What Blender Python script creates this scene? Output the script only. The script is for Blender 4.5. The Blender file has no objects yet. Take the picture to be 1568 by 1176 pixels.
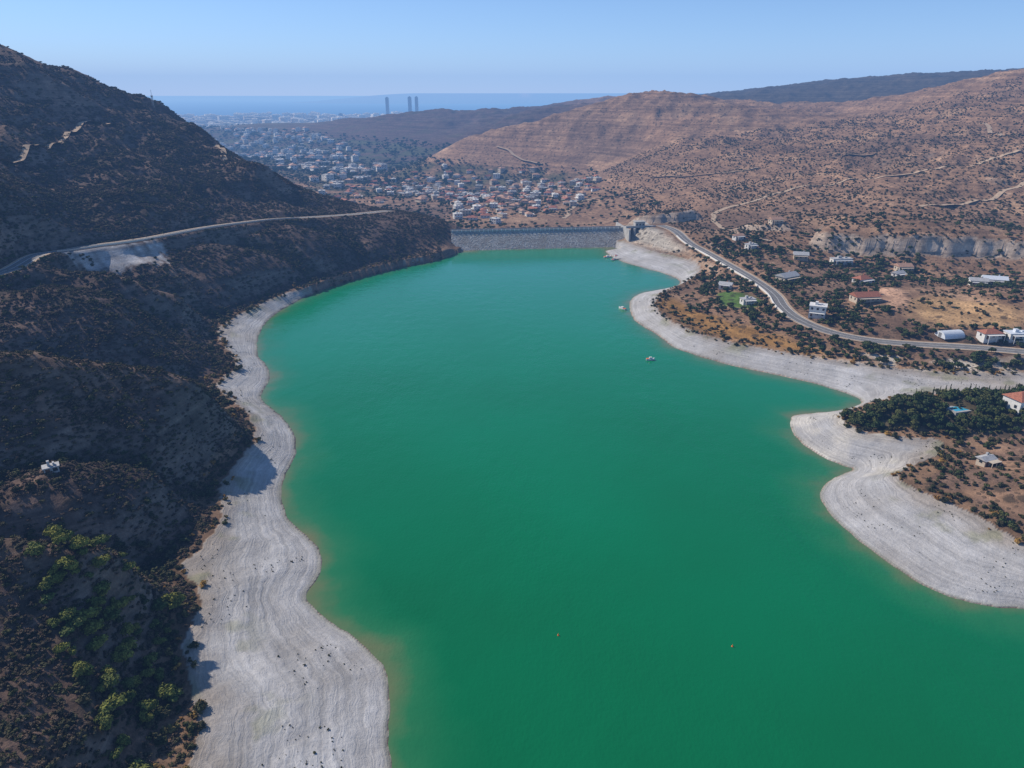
import bpy, bmesh, math, random
import numpy as np
from mathutils import Vector, Matrix
random.seed(7); rng=np.random.default_rng(11)
scene=bpy.context.scene
scene.view_settings.view_transform='Standard'
try: scene.view_settings.look='None'
except Exception: pass
scene.view_settings.exposure=0
# ------------------------------------------------------------------ survey data (metres, water level z=0)
def pairs(s): return [tuple(float(q) for q in p.split(',')) for p in s.split()]
WATER=pairs("""-26,111 -28,120 -29,129 -31,135 -35,140 -40,145 -47,150 -54,156 -58,161 -57,167 -56,173 -57,179 -61,186 -67,193 -74,200 -78,208 -82,219 -84,231 -84,241 -85,250 -91,267 -103,285 -116,299 -118,311 -119,324 -127,345 -137,358 -146,386 -152,417 -151,441 -145,472 -135,504 -117,534 -92,567 -68,591 -53,615 -46,634 85,655 83,623 91,591 106,567 120,547 128,524 119,502 101,495 88,486 79,466 75,431 79,410 86,392 89,372 100,358 113,344 130,332 145,321 156,309 162,298 150,289 137,285 123,283 119,276 116,264 117,252 120,243 125,237 129,234 122,231 113,224 108,217 106,208 107,197 110,184 114,173 118,165 124,160 131,157 140,156 163,156 300,150 420,120 420,-300 -10,-300 -15,60""")
VEG=pairs("""-65,103 -68,115 -74,124 -79,132 -82,143 -82,156 -95,166 -93,174 -91,191 -101,211 -101,234 -100,251 -110,272 -129,295 -140,305 -134,329 -148,350 -170,388 -169,408 -162,443 -153,471 -140,489 -127,516 -96,564 -53,607 91,683 121,607 151,569 142,524 100,467 89,436 97,395 113,371 142,350 164,338 186,329 207,320 248,321 290,321 480,330 480,306 274,300 233,298 196,295 163,288 144,277 137,268 138,256 153,251 170,249 157,234 136,222 137,211 148,198 151,187 153,179 164,159 330,175 450,150 450,-300 -50,-300 -58,60""")
CTL=pairs("""-119,137,28 -106,140,26 -96,147,20 -105,114,24 -95,118,20 -85,125,14 -89,89,22 -81,93,17 -73,98,11 -134,156,20 -113,163,14 -98,164,10
-143,172,28 -127,175,26 -114,185,20 -104,199,12 -154,193,38 -140,202,34 -125,209,28 -109,219,18 -163,210,46 -151,223,41 -137,235,33 -120,248,24 -105,252,13
-209,271,26 -188,279,22 -165,285,16 -142,289,9 -216,285,34 -196,297,30 -174,309,26 -159,331,15 -229,307,42 -206,318,42 -186,335,34 -176,359,20 -240,326,46 -244,360,44 -219,363,40 -199,374,30 -179,388,14
-250,341,47 -264,403,46 -260,432,45 -240,448,44 -226,480,43 -210,520,42 -192,552,40 -178,590,38 -143,649,30 -118,713,24
-115,555,8 -117,567,16 -121,591,22 -126,619,28 -80,602,6 -82,619,14 -84,644,21 -82,672,24 -146,496,7 -148,510,18 -155,536,27 -162,567,34 -174,433,10 -179,451,18 -184,469,27 -197,495,35 -200,404,22 -209,427,28 -219,451,35 -232,411,30 -237,423,35
204,528,14 168,576,14 142,555,8 173,441,12 211,434,14 250,430,15 286,423,17 304,411,20 276,366,14 221,373,12 188,379,10 153,382,9 128,425,8 117,447,6 119,391,6 175,349,7 218,334,7 251,327,8 168,475,12 163,521,13 147,613,15
189,310,3 221,311,4 243,313,5 169,298,1.5 150,262,8 165,256,11 186,258,13 202,256,14 170,249,5 195,243,9 155,223,6 178,217,9 154,203,7 160,189,6 167,243,3 148,240,2 129,217,4 129,194,3 138,174,2.5 147,168,2.5
-422,650,160 -409,680,158 -396,720,146 -384,760,129 -372,800,121 -356,790,111 -314,750,99 -269,700,81 -221,650,67 -205,690,50 -184,700,39 -158,720,29 -399,600,132 -367,540,106 -325,470,89 -288,410,77 -264,370,66 -282,470,57 -307,520,72 -342,590,94 -375,660,122 -249,510,60 -288,600,78 -325,690,99 -230,575,51 -252,640,64 -203,640,47
-367,2600,66 -202,2500,74 -50,2400,61 110,2300,92 -568,2700,48 -813,3000,24 -1009,3300,9 -384,1950,-30 -213,1800,-29 -66,1700,-3 -270,2150,7 -111,2000,32 -190,1150,-19 -82,1080,-19 14,980,-14 104,1000,-8 129,860,-8 13,880,-11 -69,900,-14 -141,950,-10 -260,1300,-27 -390,1550,-30 -558,1900,-26 -871,2600,-30 -1227,3500,-42 -261,1600,-29 -108,1450,-20 20,1400,-9 134,1300,1
-99,1650,34 -6,1600,65 88,1550,88 151,1520,101 225,1500,117 314,1500,129 365,1550,123 93,1400,21 207,1350,47 186,1200,26 311,1300,72 267,1100,44 183,1050,12 238,900,21 114,1100,-3 595,1900,106 620,2300,119 813,2300,137 1004,2300,164 1290,2300,187 678,1900,94 860,1950,108 267,2700,117 198,2700,100 358,2600,97
396,1250,74 503,1250,84 655,1400,107 709,1350,124 795,1350,150 890,1350,171 735,1100,125 611,900,90 539,780,63 471,670,43 561,1050,83 461,850,57 381,690,41 390,950,48 313,750,33 255,600,26 214,750,20 190,660,15 154,790,7 224,620,22 422,590,27 264,555,19 308,545,24 355,540,25 383,530,23 260,545,14 301,528,15 346,520,15 365,500,13
-420,1000,20 -300,900,10 -250,850,0 -150,850,-10 -500,1100,30 -350,1100,-20 -600,650,180 -700,900,180 -600,400,120 -550,800,160 -350,250,70 -350,100,60 -300,0,50 -500,2000,-35 -800,2500,-45 -900,3500,-52 -1500,4000,-58 0,4500,-58 -1500,1800,0 -3000,3000,-30 900,500,70 1200,900,150 1800,1500,200 600,200,18 600,-100,15 50,200,-15 30,400,-15 0,100,-15 150,250,-12 20,550,-8 20,760,-18 20,720,-14 -60,665,17 -50,705,8 105,665,15 112,705,8 1500,3500,100 3500,3500,150 1500,4500,-30 400,4000,0 0,3300,-20""")
CTL=[c for c in CTL if len(c)==3]+[(p[0],p[1],0.) for p in WATER[:-5:2]]+[(p[0],p[1],5.) for p in VEG[:-5:3] if p[0]<0 or p[0]>110]
R_MAIN=pairs("138,668 147,643 148,605 159,580 162,519 167,473 168,440 163,416 164,392 174,370 192,357 216,350 240,345 258,337 300,322 400,330")
R_LEFT=pairs("-262,300 -250,341 -250,362 -264,403 -260,432 -240,449 -226,481 -210,520 -193,553 -177,585 -142,642 -114,687")
TRACKS={'a':"-341,496 -354,566 -361,620 -360,648 -354,674",'b':"-289,730 -268,685 -260,676",'c':"-214,662 -200,684 -181,703",
'd':"200,723 221,753 249,756 299,805 328,807 387,799 432,792 486,802 564,821",'e':"200,723 195,677 191,604 209,576",
'f':"65,888 87,1004 116,1027 177,982",'g':"203,1057 258,984 322,971",'h':"617,986 587,894",'i':"-32,1512 20,1442 57,1399",'j':"404,964 456,934",'k':"360,640 400,655 470,700 560,760"}
# valleys (negative) and spur crests (positive) on the near left bank
FOLDS=[("-235,262 -209,271 -188,279 -165,285 -142,289 -128,292",-10.,11.),("-185,196 -163,210 -151,223 -137,235 -122,245 -110,251",7.,13.),
("-165,160 -134,156 -113,163 -98,168",-8.,8.),("-135,134 -119,137 -106,140 -96,146",6.,8.),
("-262,345 -244,358 -219,362 -199,373 -186,384",5.,13.),("-245,392 -225,397 -205,406 -185,412 -172,414",-8.,9.),
("-238,340 -212,345 -185,352 -165,345",-4.,8.),("-215,497 -190,508 -165,515 -146,508",-6.,9.),("-190,560 -160,575 -135,580 -118,560",-5.,9.),
("-150,178 -130,196 -112,206",-4.,6.),("-160,300 -185,312 -215,320",3.,10.)]
LAWN=pairs("132,458 149,458 157,428 144,412 132,426")
REED=pairs("102,479 110,434 125,401 145,370 167,344 142,350 114,374 98,399 91,445")
YARD=pairs("239,454 254,449 234,403 216,401")
FIELD=pairs("247,431 291,390 274,363 221,373")
HTREE=pairs("138,270 155,274 183,275 232,297 250,290 225,262 198,247 171,251 157,257 139,260")
SPILL=pairs("100,658 123,671 134,650 138,609 149,584 109,622")
SPOIL=pairs("-262,392 -260,426 -236,446 -228,462 -212,438 -225,425 -254,404")
VILLAGE=pairs("-218,1496 -109,1473 44,1393 142,1176 118,1042 56,940 -19,856 -67,872 -91,1077 -171,1161")
CITY=pairs("-1208,3075 -702,2664 -466,2183 -269,1652 -302,1281 -435,1469")
CLIFFS=[(pairs("236,566 260,551 301,537 346,529 383,518 450,500"),9.,1.),(pairs("112,712 135,700 165,704 190,716"),9.,1.),(pairs("196,640 215,618 240,606"),4.,1.)]
# ------------------------------------------------------------------ maths helpers
def ss(a,b,x):
    t=np.clip((x-a)/(b-a),0,1);return t*t*(3-2*t)
def chaikin(P,n=2,closed=True):
    P=np.array(P,float)
    for _ in range(n):
        Q=np.roll(P,-1,0) if closed else P[1:]
        A=P if closed else P[:-1]
        N=np.empty((len(A)*2,P.shape[1]));N[0::2]=A*.75+Q*.25;N[1::2]=A*.25+Q*.75
        if not closed: N=np.vstack([P[:1],N,P[-1:]])
        P=N
    return P
def segdist(P,x,y,closed=True,signed=False):
    best=np.full(x.shape,1e12);par=np.zeros(x.shape);ins=np.zeros(x.shape,bool);sg=np.zeros(x.shape)
    n=len(P);m=n if closed else n-1
    for i in range(m):
        ax,ay=P[i][:2];bx,by=P[(i+1)%n][:2];dx,dy=bx-ax,by-ay
        L=dx*dx+dy*dy+1e-9
        t=np.clip(((x-ax)*dx+(y-ay)*dy)/L,0,1)
        d=(x-ax-t*dx)**2+(y-ay-t*dy)**2
        k=d<best;best=np.where(k,d,best);par=np.where(k,i+t,par)
        if signed: sg=np.where(k,np.sign(dx*(y-ay)-dy*(x-ax)),sg)
        if closed and ay!=by:
            c=((ay>y)!=(by>y))&(x<(bx-ax)*(y-ay)/(by-ay)+ax);ins^=c
    if signed: return np.sqrt(best)*sg,par,ins
    return np.sqrt(best),par,ins
def inside(P,x,y): return segdist(P,x,y)[2]
G=rng.random((256,256))*2*np.pi;GX,GY=np.cos(G),np.sin(G)
def perlin(x,y):
    xi=np.floor(x).astype(int);yi=np.floor(y).astype(int);fx=x-xi;fy=y-yi
    u=fx*fx*fx*(fx*(fx*6-15)+10);v=fy*fy*fy*(fy*(fy*6-15)+10)
    def g(a,b): 
        I=(xi+a)&255;J=(yi+b)&255
        return GX[I,J]*(fx-a)+GY[I,J]*(fy-b)
    return ((g(0,0)*(1-u)+g(1,0)*u)*(1-v)+(g(0,1)*(1-u)+g(1,1)*u)*v)*1.5
def fbm(x,y,o=4):
    s=0;a=1;t=0
    for i in range(o): s=s+a*perlin(x+17.3*i,y-9.1*i);t+=a;a*=.5;x=x*2.03;y=y*2.03
    return s/t
def ridged(x,y,o=4):
    s=0;a=1;t=0
    for i in range(o): s=s+a*(.48-2*np.abs(perlin(x+31.7*i,y+5.3*i)));t+=a;a*=.5;x=x*2.07;y=y*2.07
    return s/t
C=np.array(CTL,float);S_=1000.;Pc=C[:,:2]/S_
def ker(r2): return np.where(r2>1e-12,r2*np.log(r2+1e-12),0)
nC=len(Pc);r2=((Pc[:,None]-Pc[None])**2).sum(-1)
A=np.zeros((nC+3,nC+3));A[:nC,:nC]=ker(r2)+np.eye(nC)*2e-5;A[:nC,nC]=1;A[:nC,nC+1:]=Pc;A[nC:,:nC]=A[:nC,nC:].T
Wt=np.linalg.solve(A,np.concatenate([C[:,2],[0,0,0]]))
def tps(x,y):
    q=np.stack([x,y],-1).reshape(-1,2)/S_;o=np.empty(len(q))
    for i in range(0,len(q),20000):
        qq=q[i:i+20000]
        d=(qq[:,0:1]-Pc[None,:,0])**2+(qq[:,1:2]-Pc[None,:,1])**2
        o[i:i+20000]=(d*np.log(d+1e-12))@Wt[:nC]+Wt[nC]+qq@Wt[nC+1:]
    return o.reshape(x.shape)
WP=chaikin(WATER,2);VP=chaikin(VEG,2)
RM=chaikin(R_MAIN,3,False);RL=chaikin(R_LEFT,3,False)
def smooth1(a,n):
    for _ in range(n): a=np.concatenate([a[:1],(a[:-2]+a[1:-1]*2+a[2:])/4,a[-1:]])
    return a
# ------------------------------------------------------------------ terrain grid
NR=1000;NCc=820
ys=60*np.exp(np.linspace(0,math.log(9500/60),NR))
ys=np.concatenate([[-300,-200,-120,-60,-20,10,30,45],ys,np.geomspace(9800,70000,40)])
us=np.linspace(-1,1,NCc)
def halfw(y): return 1.1*np.maximum(y,60)+80
XX=us[None,:]*halfw(ys)[:,None];YY=np.repeat(ys[:,None],NCc,1)
ZT=tps(XX,np.minimum(YY,6000))
def water_veg(x,y):
    wob=fbm(x/9,y/9,3)*1.6
    dw,_,iw=segdist(WP,x,y);dv,_,iv=segdist(VP,x,y)
    sw=np.where(iw,-dw,dw)+wob*.5
    sv=np.where(iv,-dv,dv)+wob*1.5
    return sw,sv
SW=np.full(XX.shape,500.);SV=np.full(XX.shape,500.)
near=YY<760
a,b=water_veg(XX[near],YY[near]);SW[near]=a;SV[near]=b
# relief noise
hill=ss(15,60,ZT)
z=ZT.copy()
wx=fbm(XX/300,YY/300,3)*60;wy=fbm(XX/300+50,YY/300+9,3)*60
midm=ss(250,500,YY)*(1-ss(1500,3200,YY))
z+=midm*hill*12*ridged((XX+wx)/130,(YY+wy)/130,5)
z+=ss(300,600,YY)*hill*4.5*ridged((XX+wy)/38,(YY+wx)/38,3)
z+=ss(900,2000,YY)*hill*18*ridged((XX+wx*3)/330,(YY+wy*3)/330,5)
z-=12*np.exp(-((XX+470)**2+(YY-650)**2)/(2*95.**2))
z+=(ss(8,20,ZT))*(1-ss(350,700,YY))*(2.2*fbm(XX/22,YY/22,4)+2.8*ridged(XX/50,YY/50,3))
z+=.25*fbm(XX/5,YY/5,3)*(YY<900)
FOLD=np.zeros(XX.shape);rg=(YY<650)&(YY>80)&(XX<-70)&(XX>-330);xr,yr=XX[rg],YY[rg];xw=xr+4*fbm(xr/20,yr/20,3);yw=yr+4*fbm(xr/20+7,yr/20,3)
acc=np.zeros(xr.shape)
for s,am,wd in FOLDS:
    d,_,_=segdist(chaikin(pairs(s),2,False),xw,yw,False);acc+=am*np.exp(-(d/wd)**2)
FOLD[rg]=acc;z+=FOLD
# rock bluffs
CL_W=np.zeros(XX.shape)
for P,hh,sg in CLIFFS:
    P=chaikin(P,2,False);reg=(YY>450)&(YY<780)&(XX>60)&(XX<600)
    d,par,_=segdist(P,XX[reg],YY[reg],False,True);e=np.clip(np.minimum(par,len(P)-1-par)/3,0,1)
    d=d+2.5*fbm(XX[reg]/14,YY[reg]/14,3)*2
    st=hh*(ss(-2,2.5,d)*(1-ss(8,85,d)))*e
    z[reg]+=st;CL_W[reg]=np.maximum(CL_W[reg],e*ss(-7,-2.5,d)*(1-ss(3,6,d)))
# coast
coast=ss(-200,900,YY-(6600+XX*.25))
z=np.where(YY>3500,np.minimum(z,np.maximum(z,-64)),z)
low=ss(3000,4500,YY)
z=z*(1-low)+low*(-60+np.clip(z+40,0,200)*.15*(XX>300)+2*fbm(XX/500,YY/500,3))
z=z*(1-coast)+coast*(-90)
pen=np.exp(-((YY-21000)/2500.)**2)*ss(-6500,-2500,XX)*(1-ss(5500,8500,XX))
z=np.where(YY>9000,np.maximum(z,-90+pen*240),z)
# shore profile
dwp=np.maximum(SW,0);dvi=np.maximum(-SV,0)
zb=5.2*dwp/(dwp+dvi+.01)+.12*fbm(XX/3,YY/3,3)*np.clip(dwp/4,0,1)
zl=5.2+(np.maximum(z,3.)-5.2)*ss(0,20,SV)
zl=np.where(YY>640,5.2+(z-5.2)*ss(0,20,SV),zl)
zw=-np.minimum(.16*-SW,15)
inbeach=(SV<0)&(SW>0)&near
zn=np.where(SW<=0,zw,np.where(SV<0,zb,zl))
z=np.where(near,zn,z)
# ground under the embankment
L0=np.array([-56,654.]);L1=np.array([104,672.]);nrm=np.array([-(L1-L0)[1],(L1-L0)[0]]);nrm/=np.linalg.norm(nrm);tdir=(L1-L0)/np.linalg.norm(L1-L0)
prof=[(-34,-10),(-20,-.2),(-4,14),(4,14),(34,-16)]
al=(XX-L0[0])*tdir[0]+(YY-L0[1])*tdir[1];ac=(XX-L0[0])*nrm[0]+(YY-L0[1])*nrm[1]
und=(al>8)&(al<150)&(ac>-34)&(ac<34)
z=np.where(und,np.minimum(z,np.interp(ac,[p[0] for p in prof],[p[1] for p in prof])-1.5),z)
# roads cut into the slopes
def road_profile(P): return smooth1(tps(P[:,0],P[:,1]),40)
RMz=road_profile(RM);RLz=road_profile(RL)
for P,pz,hw in ((RM,RMz,6),(RL,RLz,6)):
    reg=(YY<800)&(XX>P[:,0].min()-30)&(XX<P[:,0].max()+30)&(YY>P[:,1].min()-30)
    d,par,_=segdist(P,XX[reg],YY[reg],False)
    zr=np.interp(par,np.arange(len(P)),pz)-.35
    w=1-ss(hw,hw+9,d);z[reg]=z[reg]*(1-w)+zr*w
ZZ=z
def ground(x,y):
    x=np.asarray(x,float);y=np.asarray(y,float)
    r=np.interp(y,ys,np.arange(len(ys)));c=(x/halfw(y)+1)/2*(NCc-1)
    r0=np.clip(np.floor(r).astype(int),0,len(ys)-2);c0=np.clip(np.floor(c).astype(int),0,NCc-2)
    fr=np.clip(r-r0,0,1);fc=np.clip(c-c0,0,1)
    return (ZZ[r0,c0]*(1-fc)+ZZ[r0,c0+1]*fc)*(1-fr)+(ZZ[r0+1,c0]*(1-fc)+ZZ[r0+1,c0+1]*fc)*fr
# ------------------------------------------------------------------ colours
def mixc(c,k,m): return c*(1-m[...,None])+np.array(k)*m[...,None]
dzx=np.gradient(ZZ,axis=1)/np.maximum(np.gradient(XX,axis=1),.01);dzy=np.gradient(ZZ,axis=0)/np.maximum(np.gradient(YY,axis=0),.01)
slope=np.sqrt(dzx**2+dzy**2)
n1=fbm(XX/60,YY/60,5);n2=fbm(XX/14,YY/14,4);n3=fbm(XX/260+7,YY/260,4)
col=np.zeros(XX.shape+(3,));col[:]=(.255,.155,.095)
col=mixc(col,(.38,.245,.15),ss(0,.5,n1+.4*n2)*.8)
col=mixc(col,(.14,.092,.064),ss(.05,.45,-n3-.3*n1)*.7)
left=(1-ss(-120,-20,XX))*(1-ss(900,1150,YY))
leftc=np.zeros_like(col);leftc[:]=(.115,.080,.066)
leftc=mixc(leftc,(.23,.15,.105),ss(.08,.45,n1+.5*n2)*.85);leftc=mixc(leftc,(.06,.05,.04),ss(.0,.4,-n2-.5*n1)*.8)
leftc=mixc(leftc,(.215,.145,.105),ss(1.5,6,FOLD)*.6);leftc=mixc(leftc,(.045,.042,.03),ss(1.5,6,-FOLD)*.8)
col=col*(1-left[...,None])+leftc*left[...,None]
far_=ss(1000,1700,YY)*(XX>-100);col=mixc(col,(.20,.128,.09),far_*.45)
D_=ss(1600,1850,YY)*(1-ss(130,330,XX))
col=mixc(col,(.075,.050,.044),D_*.92)
col=mixc(col,(.05,.055,.03),D_*.5*ss(0,.4,n1))
col=mixc(col,(.048,.044,.036),ss(1550,1900,YY)*ss(350,600,XX)*.92)
col=mixc(col,(.09,.10,.075),ss(2600,3500,YY)*(1-ss(20,60,ZZ)))
flat=(YY>1150)&(ZZ<-2);col=mixc(col,(.055,.068,.032),flat*.8*ss(-.35,.15,n1))
flat2=(YY>700)&(YY<1500)&(ZZ<12)&(XX<200);col=mixc(col,(.36,.22,.13),flat2*.5*ss(0,.4,-n1))
head=(XX>100)&(YY<320);col=mixc(col,(.17,.11,.08),head*.8*ss(-.4,.3,n2))
rockc=mixc(np.zeros_like(col)+np.array((.42,.34,.27)),(.25,.19,.15),ss(-.1,.4,n2))
cw_=CL_W[...,None];col=col*(1-cw_)+rockc*cw_
stp=ss(.55,1.0,slope)*(XX>60)*(YY<900);col=mixc(col,(.40,.32,.25),stp*.7)
stl=ss(.75,1.3,slope)*(XX<0)*(YY<720);col=mixc(col,(.18,.15,.125),stl*.6)
reg=(YY<760)&(YY>80)
def paint(P,k,m=1.,ed=3.):
    global col
    d,_,i=segdist(chaikin(P,1),XX[reg],YY[reg]);s=np.where(i,d,-d)+n2[reg]*5
    w=np.zeros(XX.shape);w[reg]=ss(-ed,ed,s)*m;col=mixc(col,k,w);return w
paint(REED,(.30,.16,.045),.8,4);paint(FIELD,(.40,.25,.12),.85,8);paint(YARD,(.46,.28,.18),1,1.5);paint(LAWN,(.08,.14,.03),1,2)
paint(HTREE,(.05,.05,.025),.8);paint(SPILL,(.42,.38,.32),.9,5)
d,_,i=segdist(chaikin(SPOIL,1),XX[reg],YY[reg]);xr,yr=XX[reg],YY[reg]
al_=(xr*.55+yr*.83);ac_=(xr*.83-yr*.55)
strk=fbm(al_/3.2,ac_/30,4)
lo=np.where(i,d,-d)+9*strk+2*n2[reg]
w=np.zeros(XX.shape);w[reg]=ss(-1,3,lo)*(.55+.45*ss(-.35,.2,strk));SPW=w;col=mixc(col,(.40,.39,.385),w*.95)
rim=(SV>0)&(SV<7)&near
col=mixc(col,(.26,.16,.09),rim*.45)
hi=near&(SV>0)&(SV<14)&(XX>150)&(YY>300)&(YY<345);col=mixc(col,(.48,.43,.36),hi*ss(-.2,.3,n2)*.8)
bn=fbm(XX/25,YY/25,4)
bc=np.zeros_like(col);bc[:]=(.42,.41,.40)
bc=mixc(bc,(.33,.305,.275),ss(.0,.5,bn)*.6);bc=mixc(bc,(.49,.485,.48),ss(.0,.5,-bn)*.8)
t=dwp/(dwp+dvi+.01);bc=mixc(bc,(.30,.24,.18),ss(.66,1,t+.18*n2)*.65)
bc=mixc(bc,(.22,.23,.12),ss(.12,.34,n2)*ss(.3,.8,t)*.5)
bc=mixc(bc,(.25,.24,.18),(1-ss(0,2.2,SW))*.75)
wh=((XX>112)&(XX<150)&(YY>225)&(YY<285))*ss(-.2,.3,n2);bc=mixc(bc,(.60,.56,.49),wh*.7)
bm=inbeach*1.
col=col*(1-bm[...,None])+bc*bm[...,None]
scrub=np.clip(1-bm,0,1)*(1-ss(.9,1.2,slope)*.7)*(1-CL_W*.8)*(1-SPW)
# ------------------------------------------------------------------ mesh / material helpers
def link(o,parent=None):
    scene.collection.objects.link(o)
    if parent: o.parent=parent
    return o
def empty(name,loc=(0,0,0),rz=0):
    e=bpy.data.objects.new(name,None);e.location=loc;e.rotation_euler=(0,0,rz);return link(e)
def npmesh(name,V,F,smooth=False,attrs=None):
    me=bpy.data.meshes.new(name);V=np.asarray(V,np.float32);F=np.asarray(F,np.int32);k=F.shape[1]
    me.vertices.add(len(V));me.vertices.foreach_set('co',V.ravel())
    me.loops.add(F.size);me.loops.foreach_set('vertex_index',F.ravel())
    me.polygons.add(len(F));me.polygons.foreach_set('loop_start',np.arange(len(F),dtype=np.int32)*k)
    me.polygons.foreach_set('loop_total',np.full(len(F),k,np.int32))
    me.polygons.foreach_set('use_smooth',np.full(len(F),smooth))
    for n,(ty,dat) in (attrs or {}).items():
        at=me.attributes.new(n,ty,'POINT')
        at.data.foreach_set('color' if ty=='FLOAT_COLOR' else ('vector' if ty=='FLOAT_VECTOR' else 'value'),np.asarray(dat,np.int32 if ty=='INT' else np.float32).ravel())
    me.update(calc_edges=True);return me
class NT:
    def __init__(s,name):
        s.m=bpy.data.materials.new(name);s.m.use_nodes=True;s.t=s.m.node_tree;s.t.nodes.clear()
        s.out=s.t.nodes.new('ShaderNodeOutputMaterial')
    def n(s,ty,ins=None,**kw):
        x=s.t.nodes.new(ty)
        for k,v in kw.items(): setattr(x,k,v)
        for k,v in (ins or {}).items():
            if isinstance(v,bpy.types.NodeSocket): s.t.links.new(v,x.inputs[k])
            else: x.inputs[k].default_value=v
        return x
    def math(s,op,a,b=0.,c=0.):
        x=s.n('ShaderNodeMath',{0:a,1:b,2:c},operation=op);return x.outputs[0]
    def mix(s,f,a,b,bt='MIX'):
        x=s.n('ShaderNodeMix',data_type='RGBA',blend_type=bt)
        for i,v in ((0,f),(6,a),(7,b)):
            if isinstance(v,bpy.types.NodeSocket): s.t.links.new(v,x.inputs[i])
            else: x.inputs[i].default_value=v if i==0 else (tuple(v)+(1,))[:4]
        return x.outputs[2]
    def ramp(s,f,stops):
        x=s.n('ShaderNodeValToRGB',{0:f});cr=x.color_ramp
        while len(cr.elements)<len(stops): cr.elements.new(.5)
        for e,(p,c) in zip(cr.elements,stops): e.position=p;e.color=(tuple(c)+(1,))[:4]
        return x.outputs[0]
    def done(s,col,rough=.9,normal=None,spec=.2,metal=0.,**kw):
        p=s.n('ShaderNodeBsdfPrincipled');
        for k,v in (('Base Color',col),('Roughness',rough),('Specular IOR Level',spec),('Metallic',metal))+tuple(kw.items()):
            if isinstance(v,bpy.types.NodeSocket): s.t.links.new(v,p.inputs[k])
            else: p.inputs[k].default_value=(tuple(v)+(1,))[:4] if k=='Base Color' else v
        if normal: s.t.links.new(normal,p.inputs['Normal'])
        s.t.links.new(p.outputs[0],s.out.inputs[0]);return s.m
def simple(name,c,rough=.8,var=.25,scale=1.5,spec=.3,metal=0.):
    t=NT(name);g=t.n('ShaderNodeTexCoord').outputs['Object']
    nz=t.n('ShaderNodeTexNoise',{'Vector':g,'Scale':scale,'Detail':5.}).outputs[0]
    k=t.n('ShaderNodeMapRange',{0:nz,1:.3,2:.7,3:1-var,4:1+var}).outputs[0]
    v=t.n('ShaderNodeVectorMath',{0:c,3:k},operation='SCALE')
    return t.done(v.outputs[0],rough,None,spec,metal)
# terrain material
t=NT('terrain_mat');pos=t.n('ShaderNodeNewGeometry').outputs['Position']
att=t.n('ShaderNodeAttribute',attribute_name='Col').outputs['Color']
sc=t.n('ShaderNodeAttribute',attribute_name='scrub').outputs['Fac'];be=t.n('ShaderNodeAttribute',attribute_name='beach').outputs['Fac']
nA=t.n('ShaderNodeTexNoise',{'Vector':pos,'Scale':.11,'Detail':8.,'Roughness':.65}).outputs[0]
nB=t.n('ShaderNodeTexNoise',{'Vector':pos,'Scale':1.1,'Detail':6.,'Roughness':.7}).outputs[0]
kA=t.n('ShaderNodeMapRange',{0:nA,1:.3,2:.7,3:.62,4:1.4}).outputs[0];kB=t.n('ShaderNodeMapRange',{0:nB,1:.3,2:.7,3:.75,4:1.25}).outputs[0]
k=t.math('MULTIPLY',kA,kB)
k=t.math('ADD',t.math('MULTIPLY',k,t.math('SUBTRACT',1.,t.math('MULTIPLY',be,.6))),t.math('MULTIPLY',be,.6))
mp=t.n('ShaderNodeVectorMath',{0:pos,1:(.02,.02,4.2)},operation='MULTIPLY').outputs[0]
ring=t.n('ShaderNodeTexNoise',{'Vector':mp,'Scale':1.,'Detail':5.,'Roughness':.75}).outputs[0]
kr=t.n('ShaderNodeMapRange',{0:ring,1:.34,2:.66,3:.76,4:1.16}).outputs[0]
mp2=t.n('ShaderNodeVectorMath',{0:pos,1:(.004,.004,.28)},operation='MULTIPLY').outputs[0]
ter=t.n('ShaderNodeTexNoise',{'Vector':mp2,'Scale':1.,'Detail':5.,'Roughness':.75}).outputs[0]
kt=t.n('ShaderNodeMapRange',{0:ter,1:.36,2:.64,3:.62,4:1.28}).outputs[0]
lv=t.math('ADD',t.math('MULTIPLY',kr,be),t.math('MULTIPLY',kt,t.math('SUBTRACT',1.,be)))
k=t.math('MULTIPLY',k,lv)
v=t.n('ShaderNodeVectorMath',{0:att},operation='SCALE');t.t.links.new(k,v.inputs[3])
vo=t.n('ShaderNodeTexVoronoi',{'Vector':pos,'Scale':.14,'Randomness':1.});vo2=t.n('ShaderNodeTexVoronoi',{'Vector':pos,'Scale':.45,'Randomness':1.})
thr=t.n('ShaderNodeMapRange',{0:nA,1:.35,2:.65,3:.10,4:.42}).outputs[0]
d1=t.n('ShaderNodeMapRange',{0:t.math('SUBTRACT',vo.outputs['Distance'],thr),1:-.08,2:.05,3:1.,4:0.}).outputs[0]
d2=t.n('ShaderNodeMapRange',{0:t.math('SUBTRACT',vo2.outputs['Distance'],thr),1:-.08,2:.05,3:.75,4:0.}).outputs[0]
dm=t.math('MULTIPLY',t.math('MAXIMUM',d1,d2),t.math('MULTIPLY',sc,.75))
colr=t.mix(dm,v.outputs[0],(.045,.039,.028))
bp=t.n('ShaderNodeBump',{'Height':t.math('ADD',t.math('MULTIPLY',nB,.5),t.math('ADD',t.math('MULTIPLY',nA,1.6),t.math('ADD',t.math('MULTIPLY',dm,.8),t.math('MULTIPLY',ring,be)))),'Distance':.8,'Strength':.6})
TM=t.done(colr,.95,bp.outputs[0],.1)
nR=len(ys);idx=np.arange(nR*NCc).reshape(nR,NCc)
F=np.stack([idx[:-1,:-1],idx[:-1,1:],idx[1:,1:],idx[1:,:-1]],-1).reshape(-1,4)
V=np.stack([XX,YY,ZZ],-1).reshape(-1,3)
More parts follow.
